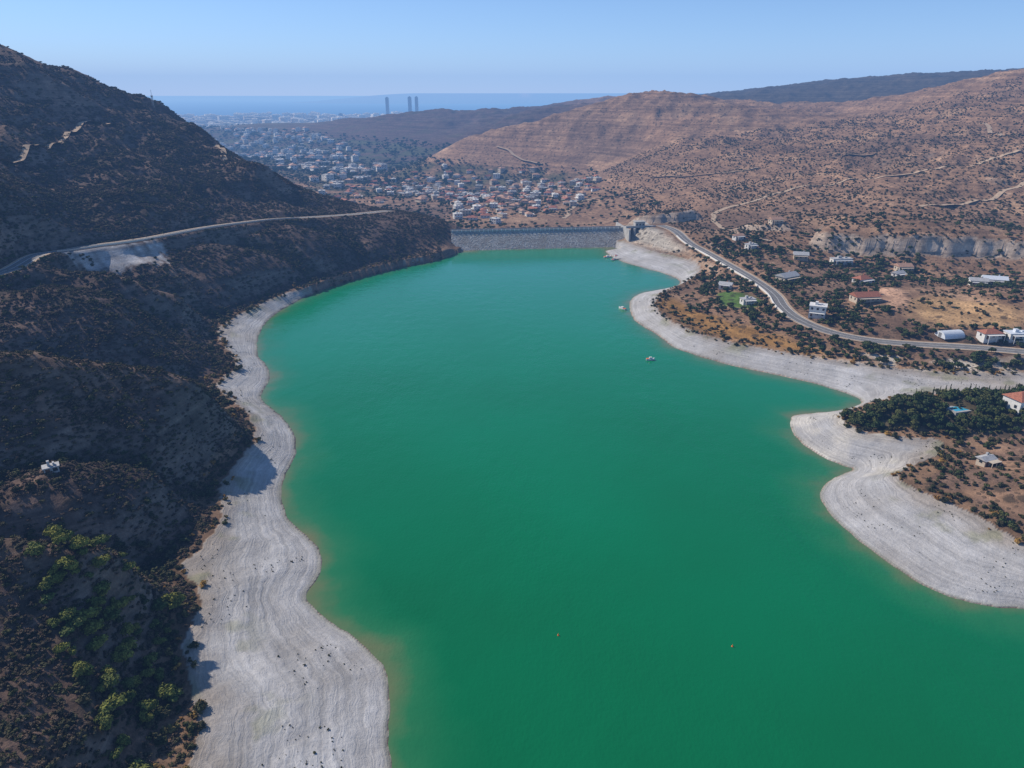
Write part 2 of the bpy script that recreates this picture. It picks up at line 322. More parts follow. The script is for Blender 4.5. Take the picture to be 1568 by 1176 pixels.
me=npmesh('terrain',V,F,True,{'Col':('FLOAT_COLOR',np.concatenate([col,np.ones(XX.shape+(1,))],-1)),'scrub':('FLOAT',scrub),'beach':('FLOAT',bm)})
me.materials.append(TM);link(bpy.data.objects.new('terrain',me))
# ------------------------------------------------------------------ lake
gx=np.concatenate([np.arange(-165,240,3.),np.arange(240,600,20.)]);gy=np.arange(-290,668,3.)
LX,LY=np.meshgrid(gx,gy);lw,_,li=segdist(WP,LX.ravel(),LY.ravel());sd=np.where(li,-lw,lw).reshape(LX.shape)
ii=np.arange(LX.size).reshape(LX.shape);F=np.stack([ii[:-1,:-1],ii[:-1,1:],ii[1:,1:],ii[1:,:-1]],-1).reshape(-1,4)
keep=(sd.ravel()[F].min(1)<9);F=F[keep]
used=np.unique(F);mp_=np.full(LX.size,-1);mp_[used]=np.arange(len(used))
V=np.stack([LX.ravel()[used],LY.ravel()[used],np.zeros(len(used))],-1)
me=npmesh('lake_water',V,mp_[F],True,{'shore':('FLOAT',-sd.ravel()[used])})
t=NT('lake_mat');pos=t.n('ShaderNodeNewGeometry').outputs['Position'];sh=t.n('ShaderNodeAttribute',attribute_name='shore').outputs['Fac']
nz=t.n('ShaderNodeTexNoise',{'Vector':pos,'Scale':.05,'Detail':4.}).outputs[0]
big=t.n('ShaderNodeTexNoise',{'Vector':pos,'Scale':.007,'Detail':4.}).outputs[0]
yy=t.n('ShaderNodeSeparateXYZ',{0:pos}).outputs[1]
yv=t.math('ADD',yy,t.n('ShaderNodeMapRange',{0:big,1:.3,2:.7,3:-110.,4:110.}).outputs[0])
deep=t.ramp(t.n('ShaderNodeMapRange',{0:yv,1:60.,2:620.,3:0.,4:1.}).outputs[0],[(0.,(.002,.125,.040)),(.3,(.0,.165,.060)),(.6,(0.,.20,.085)),(1.,(.004,.215,.115))])
s2=t.math('ADD',sh,t.n('ShaderNodeMapRange',{0:nz,1:.3,2:.7,3:-4.,4:4.}).outputs[0])
f=t.n('ShaderNodeMapRange',{0:s2,1:-3.,2:20.,3:0.,4:1.}).outputs[0]
edge=t.ramp(f,[(0.,(.15,.165,.075)),(.35,(.03,.18,.07)),(1.,(0.,.18,.067))])
cc=t.mix(t.n('ShaderNodeMapRange',{0:f,1:.15,2:.9,3:0.,4:1.}).outputs[0],edge,deep)
mpw=t.n('ShaderNodeMapping',{'Vector':pos,'Scale':(1.,.7,1.)}).outputs[0]
w1=t.n('ShaderNodeTexNoise',{'Vector':mpw,'Scale':1.1,'Detail':3.}).outputs[0]
w2=t.n('ShaderNodeTexNoise',{'Vector':mpw,'Scale':.16,'Detail':3.}).outputs[0]
gust=t.n('ShaderNodeTexNoise',{'Vector':t.n('ShaderNodeMapping',{'Vector':pos,'Scale':(.02,.008,1.)}).outputs[0],'Scale':1.,'Detail':4.}).outputs[0]
bp=t.n('ShaderNodeBump',{'Height':t.math('ADD',w1,t.math('MULTIPLY',w2,2.5)),'Distance':.12})
t.t.links.new(t.n('ShaderNodeMapRange',{0:gust,1:.35,2:.65,3:.25,4:.95}).outputs[0],bp.inputs['Strength'])
me.materials.append(t.done(cc,.1,bp.outputs[0],.5,IOR=1.33));link(bpy.data.objects.new('lake_water',me))
# ------------------------------------------------------------------ sea
me=npmesh('sea',[(-90000,4600,-70),(90000,4600,-70),(90000,90000,-70),(-90000,90000,-70)],[(0,1,2,3)])
t=NT('sea_mat');pos=t.n('ShaderNodeNewGeometry').outputs['Position'];nz=t.n('ShaderNodeTexNoise',{'Vector':pos,'Scale':.0006,'Detail':4.}).outputs[0]
me.materials.append(t.done(t.mix(nz,(.02,.09,.20),(.03,.12,.25)),.6,None,.2));link(bpy.data.objects.new('sea',me))
# ------------------------------------------------------------------ materials
M=dict(asphalt=simple('asphalt',(.16,.155,.15),.9,.2,.4),dirt=simple('track_dirt',(.42,.31,.21),.95,.2,.5),white=simple('white_paint',(.66,.65,.62),.7,.12),
 cream=simple('cream_render',(.52,.44,.34),.8,.12),conc=simple('concrete',(.38,.37,.35),.85,.2,.3),tile=simple('roof_tile',(.34,.13,.08),.8,.3,2.),
 tile2=simple('roof_tile_pale',(.42,.25,.17),.8,.3,2.),groof=simple('grey_roof',(.40,.40,.40),.8,.2),glass=simple('window_glass',(.03,.04,.05),.15,.1,1.,.6),
 door=simple('wood_door',(.14,.07,.04),.6,.2),line=simple('road_paint',(.7,.7,.68),.7,.1),orange=simple('orange_plastic',(.75,.18,.03),.5,.05),
 pool=simple('pool_water',(.05,.35,.5),.05,.05),hull=simple('boat_hull',(.75,.75,.73),.4,.05),metal=simple('steel',(.4,.42,.44),.4,.1,1.,.5,.6),poly=simple('greenhouse_sheet',(.62,.66,.70),.35,.1),
 bark=simple('bark',(.11,.08,.055),.9,.3,3.),blue=simple('blue_tower_glass',(.14,.20,.27),.3,.2,.1,.6))
t=NT('riprap');pos=t.n('ShaderNodeNewGeometry').outputs['Position']
vo=t.n('ShaderNodeTexVoronoi',{'Vector':pos,'Scale':.9});no=t.n('ShaderNodeTexNoise',{'Vector':pos,'Scale':.12,'Detail':5.}).outputs[0]
cA=t.mix(t.n('ShaderNodeSeparateColor',{0:vo.outputs['Color']}).outputs[0],(.24,.22,.20),(.50,.48,.45))
cA=t.mix(t.n('ShaderNodeMapRange',{0:no,1:.4,2:.65,3:0.,4:.6}).outputs[0],cA,(.26,.22,.17))
bp=t.n('ShaderNodeBump',{'Height':vo.outputs['Distance'],'Distance':.8,'Strength':.8})
M['riprap']=t.done(cA,.9,bp.outputs[0],.1)
def leafmat(name,cols,tr=.0):
    t=NT(name);r=t.n('ShaderNodeObjectInfo').outputs['Random']
    c=t.ramp(r,[(i/(len(cols)-1),k) for i,k in enumerate(cols)])
    nz=t.n('ShaderNodeTexNoise',{'Vector':t.n('ShaderNodeTexCoord').outputs['Object'],'Scale':2.2,'Detail':3.}).outputs[0]
    k=t.n('ShaderNodeMapRange',{0:nz,1:.3,2:.7,3:.55,4:1.5}).outputs[0]
    v=t.n('ShaderNodeVectorMath',{0:c},operation='SCALE');t.t.links.new(k,v.inputs[3])
    return t.done(v.outputs[0],.85,None,.15)
M['leafL']=leafmat('scrub_leaf_dark',[(.060,.048,.038),(.105,.076,.058),(.065,.072,.032),(.14,.095,.068),(.075,.078,.030),(.085,.066,.054)])
M['leafG']=leafmat('tree_leaf_green',[(.070,.095,.026),(.14,.155,.035),(.19,.19,.04),(.08,.11,.035)])
M['leafV']=leafmat('valley_tree_leaf',[(.033,.055,.022),(.055,.080,.024),(.085,.09,.028),(.038,.06,.027)])
M['leafO']=leafmat('tamarisk_leaf',[(.24,.13,.04),(.32,.18,.045),(.17,.13,.045),(.12,.11,.04)])
M['leafD']=leafmat('bush_leaf_olive',[(.050,.052,.026),(.085,.075,.038),(.062,.070,.026),(.042,.048,.023)])
# ------------------------------------------------------------------ foliage prototypes
def ico(c,r,sub=1):
    bm_=bmesh.new();bmesh.ops.create_icosphere(bm_,subdivisions=sub,radius=1)
    v=np.array([q.co[:] for q in bm_.verts]);f=[[q.index for q in p.verts] for p in bm_.faces];bm_.free()
    v=v*(1+.22*rng.standard_normal((len(v),1)));return v*r+np.array(c),f
def foliage(name,lobes,nleaf,ls,mat,trunk=None):
    Vs=[];Fs=[];mi=[];n=0
    def add(v,f,m):
        nonlocal n
        Vs.append(v);Fs.extend([[q+n for q in p] for p in f]);mi.extend([m]*len(f));n+=len(v)
    for c,r in lobes:
        v,f=ico(c,np.array(r)*.72);add(v,f,0)
    wts=np.array([r[0]*r[1] for c,r in lobes]);wts=wts/wts.sum()
    for i in rng.choice(len(lobes),nleaf,p=wts):
        c,r=lobes[i];d=rng.standard_normal(3);d/=np.linalg.norm(d);d[2]=abs(d[2])*.9+.1*d[2] if rng.random()<.7 else d[2]
        p=np.array(c)+d*np.array(r)*rng.uniform(.65,1.12)
        nn=d+rng.standard_normal(3)*.5;nn/=np.linalg.norm(nn);a=np.cross(nn,rng.standard_normal(3));a/=np.linalg.norm(a);b=np.cross(nn,a)
        s=ls*rng.uniform(.6,1.4);a=a*s;b=b*s*rng.uniform(.5,1)
        add(np.array([p-a-b*.3,p-b,p+a+b*.2,p+b]),[[0,1,2,3]],0)
    if trunk:
        h,r0=trunk
        def limb(p,q,ra,rb):
            p=np.array(p,float);q=np.array(q,float);d=q-p;d/=np.linalg.norm(d);a=np.cross(d,[.3,.9,.1]);a/=np.linalg.norm(a);b=np.cross(d,a)
            an=np.arange(6)*np.pi/3
            ring=lambda c,r:[c+r*(np.cos(k)*a+np.sin(k)*b) for k in an]
            add(np.array(ring(p,ra)+ring(q,rb)),[[i,(i+1)%6,6+(i+1)%6,6+i] for i in range(6)],1)
        limb((0,0,-.3),(0,0,h),r0,r0*.6)
        for c,r in lobes: limb((0,0,h*.8),c,r0*.5,r0*.15)
    me=bpy.data.meshes.new(name);me.from_pydata(np.vstack(Vs).tolist(),[],Fs);me.materials.append(M[mat]);me.materials.append(M['bark'])
    me.polygons.foreach_set('material_index',mi);me.update();return me
def lob(n,spread,z0,r,rz=.8):
    L=[]
    for i in range(n):
        a=rng.uniform(0,6.28);q=spread*math.sqrt(rng.random());rr=r*rng.uniform(.6,1.15)
        L.append(((math.cos(a)*q,math.sin(a)*q,z0+rng.uniform(-.2,.35)*r),(rr,rr*rng.uniform(.8,1.1),rr*rz)))
    return L
def coll(name,meshes):
    c=bpy.data.collections.new(name)
    for i,m in enumerate(meshes): c.objects.link(bpy.data.objects.new(m.name,m))
    return c
P_scrub=coll('scrub_proto',[foliage('scrub%d'%i,lob(4,.75,.35,.6,.65),80,.17,'leafL') for i in range(5)])
P_olive=coll('bush_proto',[foliage('bush%d'%i,lob(4,.6,.5,.62,.85),90,.17,'leafD') for i in range(4)])
P_tam=coll('tamarisk_proto',[foliage('tam%d'%i,lob(4,.65,.5,.6,.9),90,.16,'leafO') for i in range(3)])
P_tree=coll('tree_proto',[foliage('tree%d'%i,lob(8,.62,1.25,.46,.85),620,.10,'leafG',(1.0,.07)) for i in range(4)])
P_vtree=coll('valley_tree_proto',[foliage('vtree%d'%i,lob(5,.6,1.1,.55,.85),110,.2,'leafV',(1.0,.07)) for i in range(3)])
cyl=[((rng.uniform(-.05,.05),rng.uniform(-.05,.05),.5+.5*k),(.42-.045*k,.42-.045*k,.55)) for k in range(8)]
P_cyp=coll('cypress_proto',[foliage('cypress0',cyl,420,.12,'leafV',(.6,.1))])
def scatter(name,c,x,y,s,zs=None,dz=0.,zz=None):
    x=np.asarray(x);y=np.asarray(y);n=len(x)
    if n==0: return
    z_=ground(x,y)+dz if zz is None else zz
    s=np.asarray(s);sv=np.stack([s*rng.uniform(.85,1.2,n),s*rng.uniform(.85,1.2,n),s*(rng.uniform(.75,1.15,n) if zs is None else zs)],-1)
    me=npmesh(name,np.stack([x,y,z_],-1),np.zeros((0,3),int),False,{'scl':('FLOAT_VECTOR',sv),'rotz':('FLOAT',rng.uniform(0,6.28,n)),'pick':('INT',rng.integers(0,len(c.objects),n))})
    o=link(bpy.data.objects.new(name,me));instancer(o,c,name);return o
def instancer(o,c,name):
    ng=bpy.data.node_groups.new(name+'_nodes','GeometryNodeTree')
    ng.interface.new_socket('Geometry',in_out='INPUT',socket_type='NodeSocketGeometry');ng.interface.new_socket('Geometry',in_out='OUTPUT',socket_type='NodeSocketGeometry')
    N=ng.nodes;L=ng.links;i=N.new('NodeGroupInput');u=N.new('NodeGroupOutput')
    ci=N.new('GeometryNodeCollectionInfo');ci.inputs['Collection'].default_value=c;ci.inputs['Separate Children'].default_value=True;ci.inputs['Reset Children'].default_value=True
    ip=N.new('GeometryNodeInstanceOnPoints');ip.inputs['Pick Instance'].default_value=True
    def att(n,ty):
        a=N.new('GeometryNodeInputNamedAttribute');a.data_type=ty;a.inputs['Name'].default_value=n;return a.outputs[0]
    cx=N.new('ShaderNodeCombineXYZ');L.new(att('rotz','FLOAT'),cx.inputs[2])
    L.new(i.outputs[0],ip.inputs['Points']);L.new(ci.outputs[0],ip.inputs['Instance']);L.new(att('pick','INT'),ip.inputs['Instance Index'])
    L.new(cx.outputs[0],ip.inputs['Rotation']);L.new(att('scl','FLOAT_VECTOR'),ip.inputs['Scale']);L.new(ip.outputs[0],u.inputs[0])
    md=o.modifiers.new('scatter','NODES');md.node_group=ng
def cand(n,x0,x1,y0,y1): return rng.uniform(x0,x1,n),rng.uniform(y0,y1,n)
def clearroads(x,y,w=6.5):
    return (segdist(RM[::3],x,y,False)[0]>w)&(segdist(RL[::3],x,y,False)[0]>w)
def foldat(x,y):
    a=np.zeros(x.shape)
    for s,am,wd in FOLDS: a+=am*np.exp(-(segdist(pairs(s),x,y,False)[0]/wd)**2)
    return a
# left scrub, near
x,y=cand(85000,-300,-55,70,345);k=(x>-.95*y-60);x,y=x[k],y[k];sw,sv=water_veg(x,y);dn=fbm(x/16,y/16,3)
k=(sv>1)&(rng.random(len(x))<.62+dn*.9)&clearroads(x,y);x,y=x[k],y[k];scatter('hillside_scrub',P_scrub,x,y,rng.uniform(.35,1.0,len(x))**1.0,dz=-.1)
x,y=cand(14000,-290,-60,70,600);k=(x>-.95*y-60);x,y=x[k],y[k];sw,sv=water_veg(x,y);dn=fbm(x/20+9,y/20,3);fo=foldat(x,y)
k=(sv>.5)&((dn>.16)|(fo<-2.5))&(rng.random(len(x))<.5+.4*(fo<-2.5))&clearroads(x,y);x,y=x[k],y[k];scatter('thicket_bushes',P_olive,x,y,rng.uniform(.8,1.9,len(x)),dz=-.2)
# left mid slopes
x,y=cand(48000,-330,-60,330,760);sw,sv=water_veg(x,y);dn=fbm(x/25,y/25,3)
k=(sv>1)&(rng.random(len(x))<.5+dn*.8)&clearroads(x,y)&(~inside(SPOIL,x,y));x,y=x[k],y[k];scatter('hillside_scrub',P_scrub,x,y,rng.uniform(.6,1.5,len(x)),dz=-.2)
x,y=cand(42000,-520,-200,360,900);k=(x<-.25*y-90);x,y=x[k],y[k];dn=fbm(x/40,y/40,3)
k=(rng.random(len(x))<.45+dn)&clearroads(x,y)&(~inside(SPOIL,x,y));x,y=x[k],y[k];scatter('hillside_scrub',P_scrub,x,y,rng.uniform(.8,1.9,len(x)),dz=-.2)
# shore line bushes (orange tamarisk)
x,y=cand(70000,-200,330,80,620);sw,sv=water_veg(x,y);dn=fbm(x/12,y/12,2)
k=(sv>-2.5)&(sv<7)&(rng.random(len(x))<.27+dn*.8)&clearroads(x,y)&(~((y>600)|((x>60)&(y>520))));X1,Y1=x[k],y[k]
pk=rng.random(len(X1))<.45
scatter('tamarisk_bushes',P_tam,X1[pk],Y1[pk],rng.uniform(.6,1.6,pk.sum()),dz=-.1);scatter('shore_bushes',P_olive,X1[~pk],Y1[~pk],rng.uniform(.6,1.8,(~pk).sum()),dz=-.1)
k=(sv<-1.5)&(sw>5)&(fbm(x/18+3,y/18,2)>.10)&(rng.random(len(x))<.6);scatter('beach_weeds',P_olive,x[k],y[k],rng.uniform(.10,.28,k.sum())*(1+.6*(rng.random(k.sum())<.05)))
# right bank flats & headlands
x,y=cand(30000,80,420,150,560);sw,sv=water_veg(x,y);dn=fbm(x/22,y/22,3)
k=(sv>1)&clearroads(x,y)&(~inside(YARD,x,y))&(~inside(LAWN,x,y))&(rng.random(len(x))<np.where(y<320,.48,.14)+dn*.55-np.where(inside(FIELD,x,y),.12,0));x,y=x[k],y[k]
scatter('dry_bushes',P_olive,x,y,rng.uniform(.5,1.5,len(x)),dz=-.15)
# right slopes
x,y=cand(56000,150,900,545,1250);k=(x<y*.85)&(y>560-(x>400)*40);x,y=x[k],y[k];dn=fbm(x/60,y/60,4)
k=clearroads(x,y)&(rng.random(len(x))<.42+dn*.9);x,y=x[k],y[k];scatter('slope_bushes',P_olive,x,y,rng.uniform(.6,1.55,len(x)),dz=-.2)
# trees
HOUSEPTS=pairs("177,397 213,417 144,468 146,427 186,472 233,359 247,356 328,474 203,259 181,262 171,227 249,535 228,625 189,559 220,540 187,588 286,515 236,470 312,466 276,500")
hp=np.array(HOUSEPTS)
def farhouse(x,y,d=9): return np.min(np.hypot(x[:,None]-hp[None,:,0],y[:,None]-hp[None,:,1]),1)>d
x,y=cand(11000,85,420,322,600);sw,sv=water_veg(x,y);dr=segdist(RM[::3],x,y,False)[0];dn=fbm(x/30+4,y/30,3)
dh=np.min(np.hypot(x[:,None]-hp[None,:,0],y[:,None]-hp[None,:,1]),1)
pr=np.where(dr<28,.38,.07)+dn*.38+np.where(dh<24,.42,0);pr=np.where((y<352)&(x>120),.65,pr)
k=(sv>3)&(dr>7)&farhouse(x,y,8)&(~inside(YARD,x,y))&(~inside(LAWN,x,y))&(~inside(FIELD,x,y)|(dn>.25))&(rng.random(len(x))<pr)
x,y=x[k],y[k];scatter('roadside_trees',P_vtree,x,y,rng.uniform(1.0,2.5,len(x)),dz=-.5)
x,y=cand(2300,135,255,240,300);k=inside(HTREE,x,y)&farhouse(x,y,6.5)&(rng.random(len(x))<.75);x,y=x[k],y[k];scatter('headland_trees',P_vtree,x,y,rng.uniform(1.2,2.4,len(x)),dz=-.4)
x,y=cand(900,150,300,165,262);sw,sv=water_veg(x,y);k=(sv>3)&farhouse(x,y,7)&(fbm(x/16,y/16,3)>.12);scatter('headland_trees',P_vtree,x[k],y[k],rng.uniform(.8,1.7,k.sum()),dz=-.3)
cx_=np.linspace(170,232,22);scatter('cypress_row',P_cyp,cx_,275+(cx_-170)*.36+rng.uniform(-1,1,22),rng.uniform(1.0,1.5,22),dz=-.2)
x,y=cand(420,-116,-72,92,150);sw,sv=water_veg(x,y);gd=np.hypot((x+95)/20,(y-130)/20);k=(sv>3)&((gd<1)|(fbm(x/14+2,y/14,2)>.02))&(x>-.78*y-3)&(rng.random(len(x))<.6);x,y=x[k],y[k];scatter('pine_grove',P_tree,x,y,rng.uniform(1.2,2.9,len(x)),dz=-.6)
x,y=cand(15000,-600,220,720,1700);dn=fbm(x/70,y/70,3);gz=ground(x,y)
k=(gz<6)&(x>-.42*y)&(rng.random(len(x))<.40+dn*1.1)&((y>745)|(x>60)|(x<-60));x,y=x[k],y[k];scatter('village_trees',P_vtree,x,y,rng.uniform(1.5,3.3,len(x)),dz=-.5)
x,y=cand(17000,-1900,-120,1400,4000);dn=fbm(x/160,y/160,3);gz=ground(x,y);k=(gz<5)&(rng.random(len(x))<.65+dn);x,y=x[k],y[k];scatter('valley_trees',P_vtree,x,y,rng.uniform(2.8,6.,len(x)),dz=-.5)
x=rng.uniform(-262,-236,26);y=rng.uniform(326,372,26);k=clearroads(x,y,6);scatter('roadside_trees',P_vtree,x[k],y[k],rng.uniform(1.3,2.2,k.sum()))
# ------------------------------------------------------------------ roads
def ribbon(name,P,zz,offs,mat,up=0.,parent=None):
    P=np.asarray(P);d=np.gradient(P,axis=0);d/=np.linalg.norm(d,axis=1)[:,None]+1e-9;nr=np.stack([-d[:,1],d[:,0]],-1)
    a=P+nr*offs[0];b=P+nr*offs[1];n=len(P)
    za=zz+up if zz is not None else np.maximum(ground(a[:,0],a[:,1]),ground(b[:,0],b[:,1]))+up
    V=np.vstack([np.c_[a,za],np.c_[b,za]]);F=[(i,i+1,n+i+1,n+i) for i in range(n-1)]
    me=npmesh(name,V,F);me.materials.append(mat);o=bpy.data.objects.new(name,me);return link(o,parent)
def wallstrip(name,P,zz,off,w,h,mat,parent=None,base=-.5):
    P=np.asarray(P);d=np.gradient(P,axis=0);d/=np.linalg.norm(d,axis=1)[:,None]+1e-9;nr=np.stack([-d[:,1],d[:,0]],-1)
    a=P+nr*off;b=P+nr*(off+w);n=len(P);R=[np.c_[a,zz+base],np.c_[a,zz+h],np.c_[b,zz+h],np.c_[b,zz+base]]
    F=[(k*n+i,k*n+i+1,(k+1)*n+i+1,(k+1)*n+i) for k in range(3) for i in range(n-1)]
    me=npmesh(name,np.vstack(R),F);me.materials.append(mat);return link(bpy.data.objects.new(name,me),parent)
for nm,P,pz in (('lakeside_road',RM,RMz),('hillside_road',RL,RLz)):
    e=empty(nm)
    ribbon('asphalt',P,pz,(-4,4),M['asphalt'],0,e);ribbon('edge_line_l',P,pz,(3.5,3.75),M['line'],.02,e);ribbon('edge_line_r',P,pz,(-3.75,-3.5),M['line'],.02,e);ribbon('centre_line',P,pz,(-.1,.1),M['line'],.02,e)
    ribbon('shoulder_l',P,pz,(4,5.6),M['dirt'],-.04,e);ribbon('shoulder_r',P,pz,(-5.6,-4),M['dirt'],-.04,e)
i0,i1=np.argmin(abs(RM[:,1]-620)),np.argmin(abs(RM[:,1]-400));wallstrip('road_parapet',RM[i0:i1],RMz[i0:i1],-4.5,.5,1.0,M['white'],None,-3)
i0=np.argmin(abs(RL[:,1]-400));wallstrip('guard_rail',RL[i0:-20],RLz[i0:-20],-4.4,.2,.8,M['metal'],None,-.3)
for k,s in TRACKS.items():
    P=chaikin(pairs(s),3,False);d=np.r_[0,np.cumsum(np.hypot(*np.diff(P,axis=0).T))];tt=np.arange(0,d[-1],3.);P=np.c_[np.interp(tt,d,P[:,0]),np.interp(tt,d,P[:,1])]
    P[:,0]+=fbm(tt/60+ord(k[0]),tt*0,2)*8
    w=1.6+P[:,1].mean()/900;ribbon('dirt_track',P,None,(-w,w),M['dirt'],.35)
# ------------------------------------------------------------------ primitives
def boxdata(x0,x1,y0,y1,z0,z1): return [(x0,y0,z0),(x1,y0,z0),(x1,y1,z0),(x0,y1,z0),(x0,y0,z1),(x1,y0,z1),(x1,y1,z1),(x0,y1,z1)],[(0,3,2,1),(4,5,6,7),(0,1,5,4),(1,2,6,5),(2,3,7,6),(3,0,4,7)]
def join(parts):
    V=[];F=[]
    for v,f in parts:
        n=len(V);V+=list(v);F+=[tuple(q+n for q in p) for p in f]
    return V,F
def pobj(name,parts,mat,parent=None,loc=(0,0,0)):
    V,F=join(parts);me=bpy.data.meshes.new(name);me.from_pydata(V,[],F);me.materials.append(mat);o=bpy.data.objects.new(name,me);o.location=loc;return link(o,parent)
def houseparts(w,d,h,roof='hip',fl=1):
    W,Dp=w/2,d/2;p={}
    p['walls']=[boxdata(-W,W,-Dp,Dp,-2,h)]
    if roof=='flat':
        p['roof']=[boxdata(-W-.3,W+.3,-Dp-.3,Dp+.3,h,h+.35),boxdata(-W*.4,-W*.05,-Dp*.3,Dp*.4,h+.35,h+1.9),boxdata(W*.3,W*.55,-.6,.6,h+.35,h+1.2)]
    else:
        o=.6;rh=min(w,d)*.28;rx=max(W-Dp,0)
        if roof=='gable': rx=W+o
        v=[(-W-o,-Dp-o,h),(W+o,-Dp-o,h),(W+o,Dp+o,h),(-W-o,Dp+o,h),(-rx-.01,0,h+rh),(rx+.01,0,h+rh)]
        p['roof']=[(v,[(0,1,5,4),(2,3,4,5),(1,2,5),(3,0,4),(0,3,2,1)]),boxdata(W*.3,W*.3+.8,.5,1.2,h,h+rh+.6)]
    win=[]
    for f in range(fl):
        zb=1+f*3
        for k in range(max(2,int(w//3))):
            cx=-W+(k+.5)*w/max(2,int(w//3))
            if not(f==0 and k==0): win.append(boxdata(cx-.6,cx+.6,-Dp-.04,-Dp+.02,zb,zb+1.3))
            win.append(boxdata(cx-.6,cx+.6,Dp-.02,Dp+.04,zb,zb+1.3))
        for k in range(max(1,int(d//3.5))):
            cy=-Dp+(k+.5)*d/max(1,int(d//3.5))
            win+= [boxdata(-W-.04,-W+.02,cy-.6,cy+.6,zb,zb+1.3),boxdata(W-.02,W+.04,cy-.6,cy+.6,zb,zb+1.3)]
    p['windows']=win;cx=-W+.5*w/max(2,int(w//3));p['door']=[boxdata(cx-.55,cx+.55,-Dp-.06,-Dp+.02,0,2.2)]
    p['veranda']=[boxdata(-W*.9,W*.9,-Dp-2.6,-Dp-.7,2.5,2.65)]+[boxdata(s*W*.85-.1,s*W*.85+.1,-Dp-2.5,-Dp-2.3,-2,2.5) for s in (-1,0,1)]
    return p
def house(name,x,y,w,d,h,rz,roof,wm,rm,fl=1):
    g=float(max(ground(x+a,y+b) for a in (-w/2.5,w/2.5) for b in (-d/2.5,d/2.5)))-.1
    if name=='hut': g-=.9
    e=empty(name,(x,y,g),math.radians(rz));p=houseparts(w,d,h,roof,fl)
    for k,m in (('walls',wm),('roof',rm),('windows',M['glass']),('door',M['door']),('veranda',wm)):
        if name=='hut' and k in('veranda',): continue
        pobj(k,p[k],m,e)
    return e
def housemesh(name,w,d,h,roof,fl,wm,rm):
    p=houseparts(w,d,h,roof,fl);V=[];F=[];mi=[]
    for i,k in enumerate(('walls','roof','windows','door','veranda')):
        v,f=join(p[k]);n=len(V);V+=v;F+=[tuple(q+n for q in a) for a in f];mi+=[i]*len(f)
    me=bpy.data.meshes.new(name);me.from_pydata(V,[],F)
    for m in (wm,rm,M['glass'],M['door'],wm): me.materials.append(m)
    me.polygons.foreach_set('material_index',mi);return me
house('white_villa',177,397,9,8,6.0,-25,'flat',M['white'],M['white'],2)
house('bungalow',213,417,15,8,3.2,8,'gable',M['cream'],M['tile'],1)
house('farm_shed',144,468,8,5,2.8,-30,'gable',M['white'],M['groof'])
house('garden_house',146,427,8,5,2.8,10,'flat',M['white'],M['groof'])
house('restaurant',186,472,14,8,3.4,30,'gable',M['cream'],M['groof'])
house('bungalow',250,354,10,6,3.,5,'hip',M['white'],M['tile'])
house('workshop',263,352,11,6,3.,0,'flat',M['white'],M['poly'])
house('workshop',328,474,14,7,3.4,-20,'gable',M['white'],M['poly'])
house('workshop',312,466,10,6,3.4,-20,'gable',M['white'],M['groof'])
house('red_roof_villa',203,259,11,8,4.4,15,'hip',M['white'],M['tile'],1)
house('garden_shed',171,227,5,3.4,2.4,20,'gable',M['cream'],M['groof'])
house('warehouse',249,533,15,6,3.4,5,'flat',M['white'],M['groof'])
house('farmhouse',228,622,10,7,3.3,10,'gable',M['cream'],M['tile2'])
house('farm_shed',189,562,8,5,3,20,'flat',M['white'],M['groof'])
house('farmhouse',220,538,10,7,3.3,-15,'gable',M['cream'],M['groof'])
house('farm_shed',187,590,8,5,3,20,'gable',M['white'],M['tile2'])
house('bungalow',236,470,11,7,3.2,25,'hip',M['white'],M['tile'])
house('farm_shed',276,500,8,5,3,25,'gable',M['white'],M['groof'])
house('farmhouse',286,513,10,7,3.3,5,'gable',M['cream'],M['tile2'])
house('hut',-134,182,3.8,2.6,2.2,35,'flat',M['groof'],M['groof'])
# arched greenhouse
e=empty('greenhouse',(233,360,float(ground(233,360))),math.radians(10))
n=12;r=4.0;L=12;V=[];F=[]
for s in (-1,1):
    for k in range(n+1):
        a=math.pi*k/n;V.append((s*L/2,math.cos(a)*r,math.sin(a)*r*.85-.2))
for k in range(n): F.append((k,k+1,n+2+k,n+1+k))
F+= [tuple(range(n+1)),tuple(reversed(range(n+1,2*n+2)))]
pobj('cover',[(V,F)],M['poly'],e);pobj('door',[boxdata(-L/2-.08,-L/2-.02,-1,1,0,2.4)],M['metal'],e);pobj('ribs',[boxdata(x-.06,x+.06,-.1,.1,r*.85-.25,r*.85-.1) for x in (-5,-2.5,0,2.5,5)],M['metal'],e)
# pool
g=float(ground(181,262))+.25;e=empty('swimming_pool',(181,262,g),math.radians(15));pobj('surround',[boxdata(-5,5,-3,3,-1.5,0)],M['conc'],e);pobj('water',[boxdata(-4,4,-2,2,-.5,.03)],M['pool'],e)
# village
WH,CR,TL,T2,GR=M['white'],M['cream'],M['tile'],M['tile2'],M['groof']
HP=coll('village_proto',[housemesh('vh0',11,8,3.3,'hip',1,WH,TL),housemesh('vh1',12,8,6.0,'hip',2,CR,T2),housemesh('vh2',10,9,6.3,'flat',2,WH,WH),housemesh('vh3',12,8,3.4,'gable',1,CR,TL),housemesh('vh4',13,9,6.4,'flat',2,CR,GR),housemesh('vh5',11,8,3.4,'hip',1,WH,T2)])
TP=coll('town_proto',[housemesh('th0',12,9,6.3,'flat',2,WH,WH),housemesh('th1',13,9,6.3,'hip',2,WH,T2),housemesh('th2',14,10,6.3,'flat',2,CR,GR),housemesh('th3',12,10,9.3,'flat',3,WH,GR)])
def poisson(x,y,d):
    K=[]
    for i in range(len(x)):
        if all((x[i]-x[j])**2+(y[i]-y[j])**2>d*d for j in K[-400:]): K.append(i)
    return np.array(K)
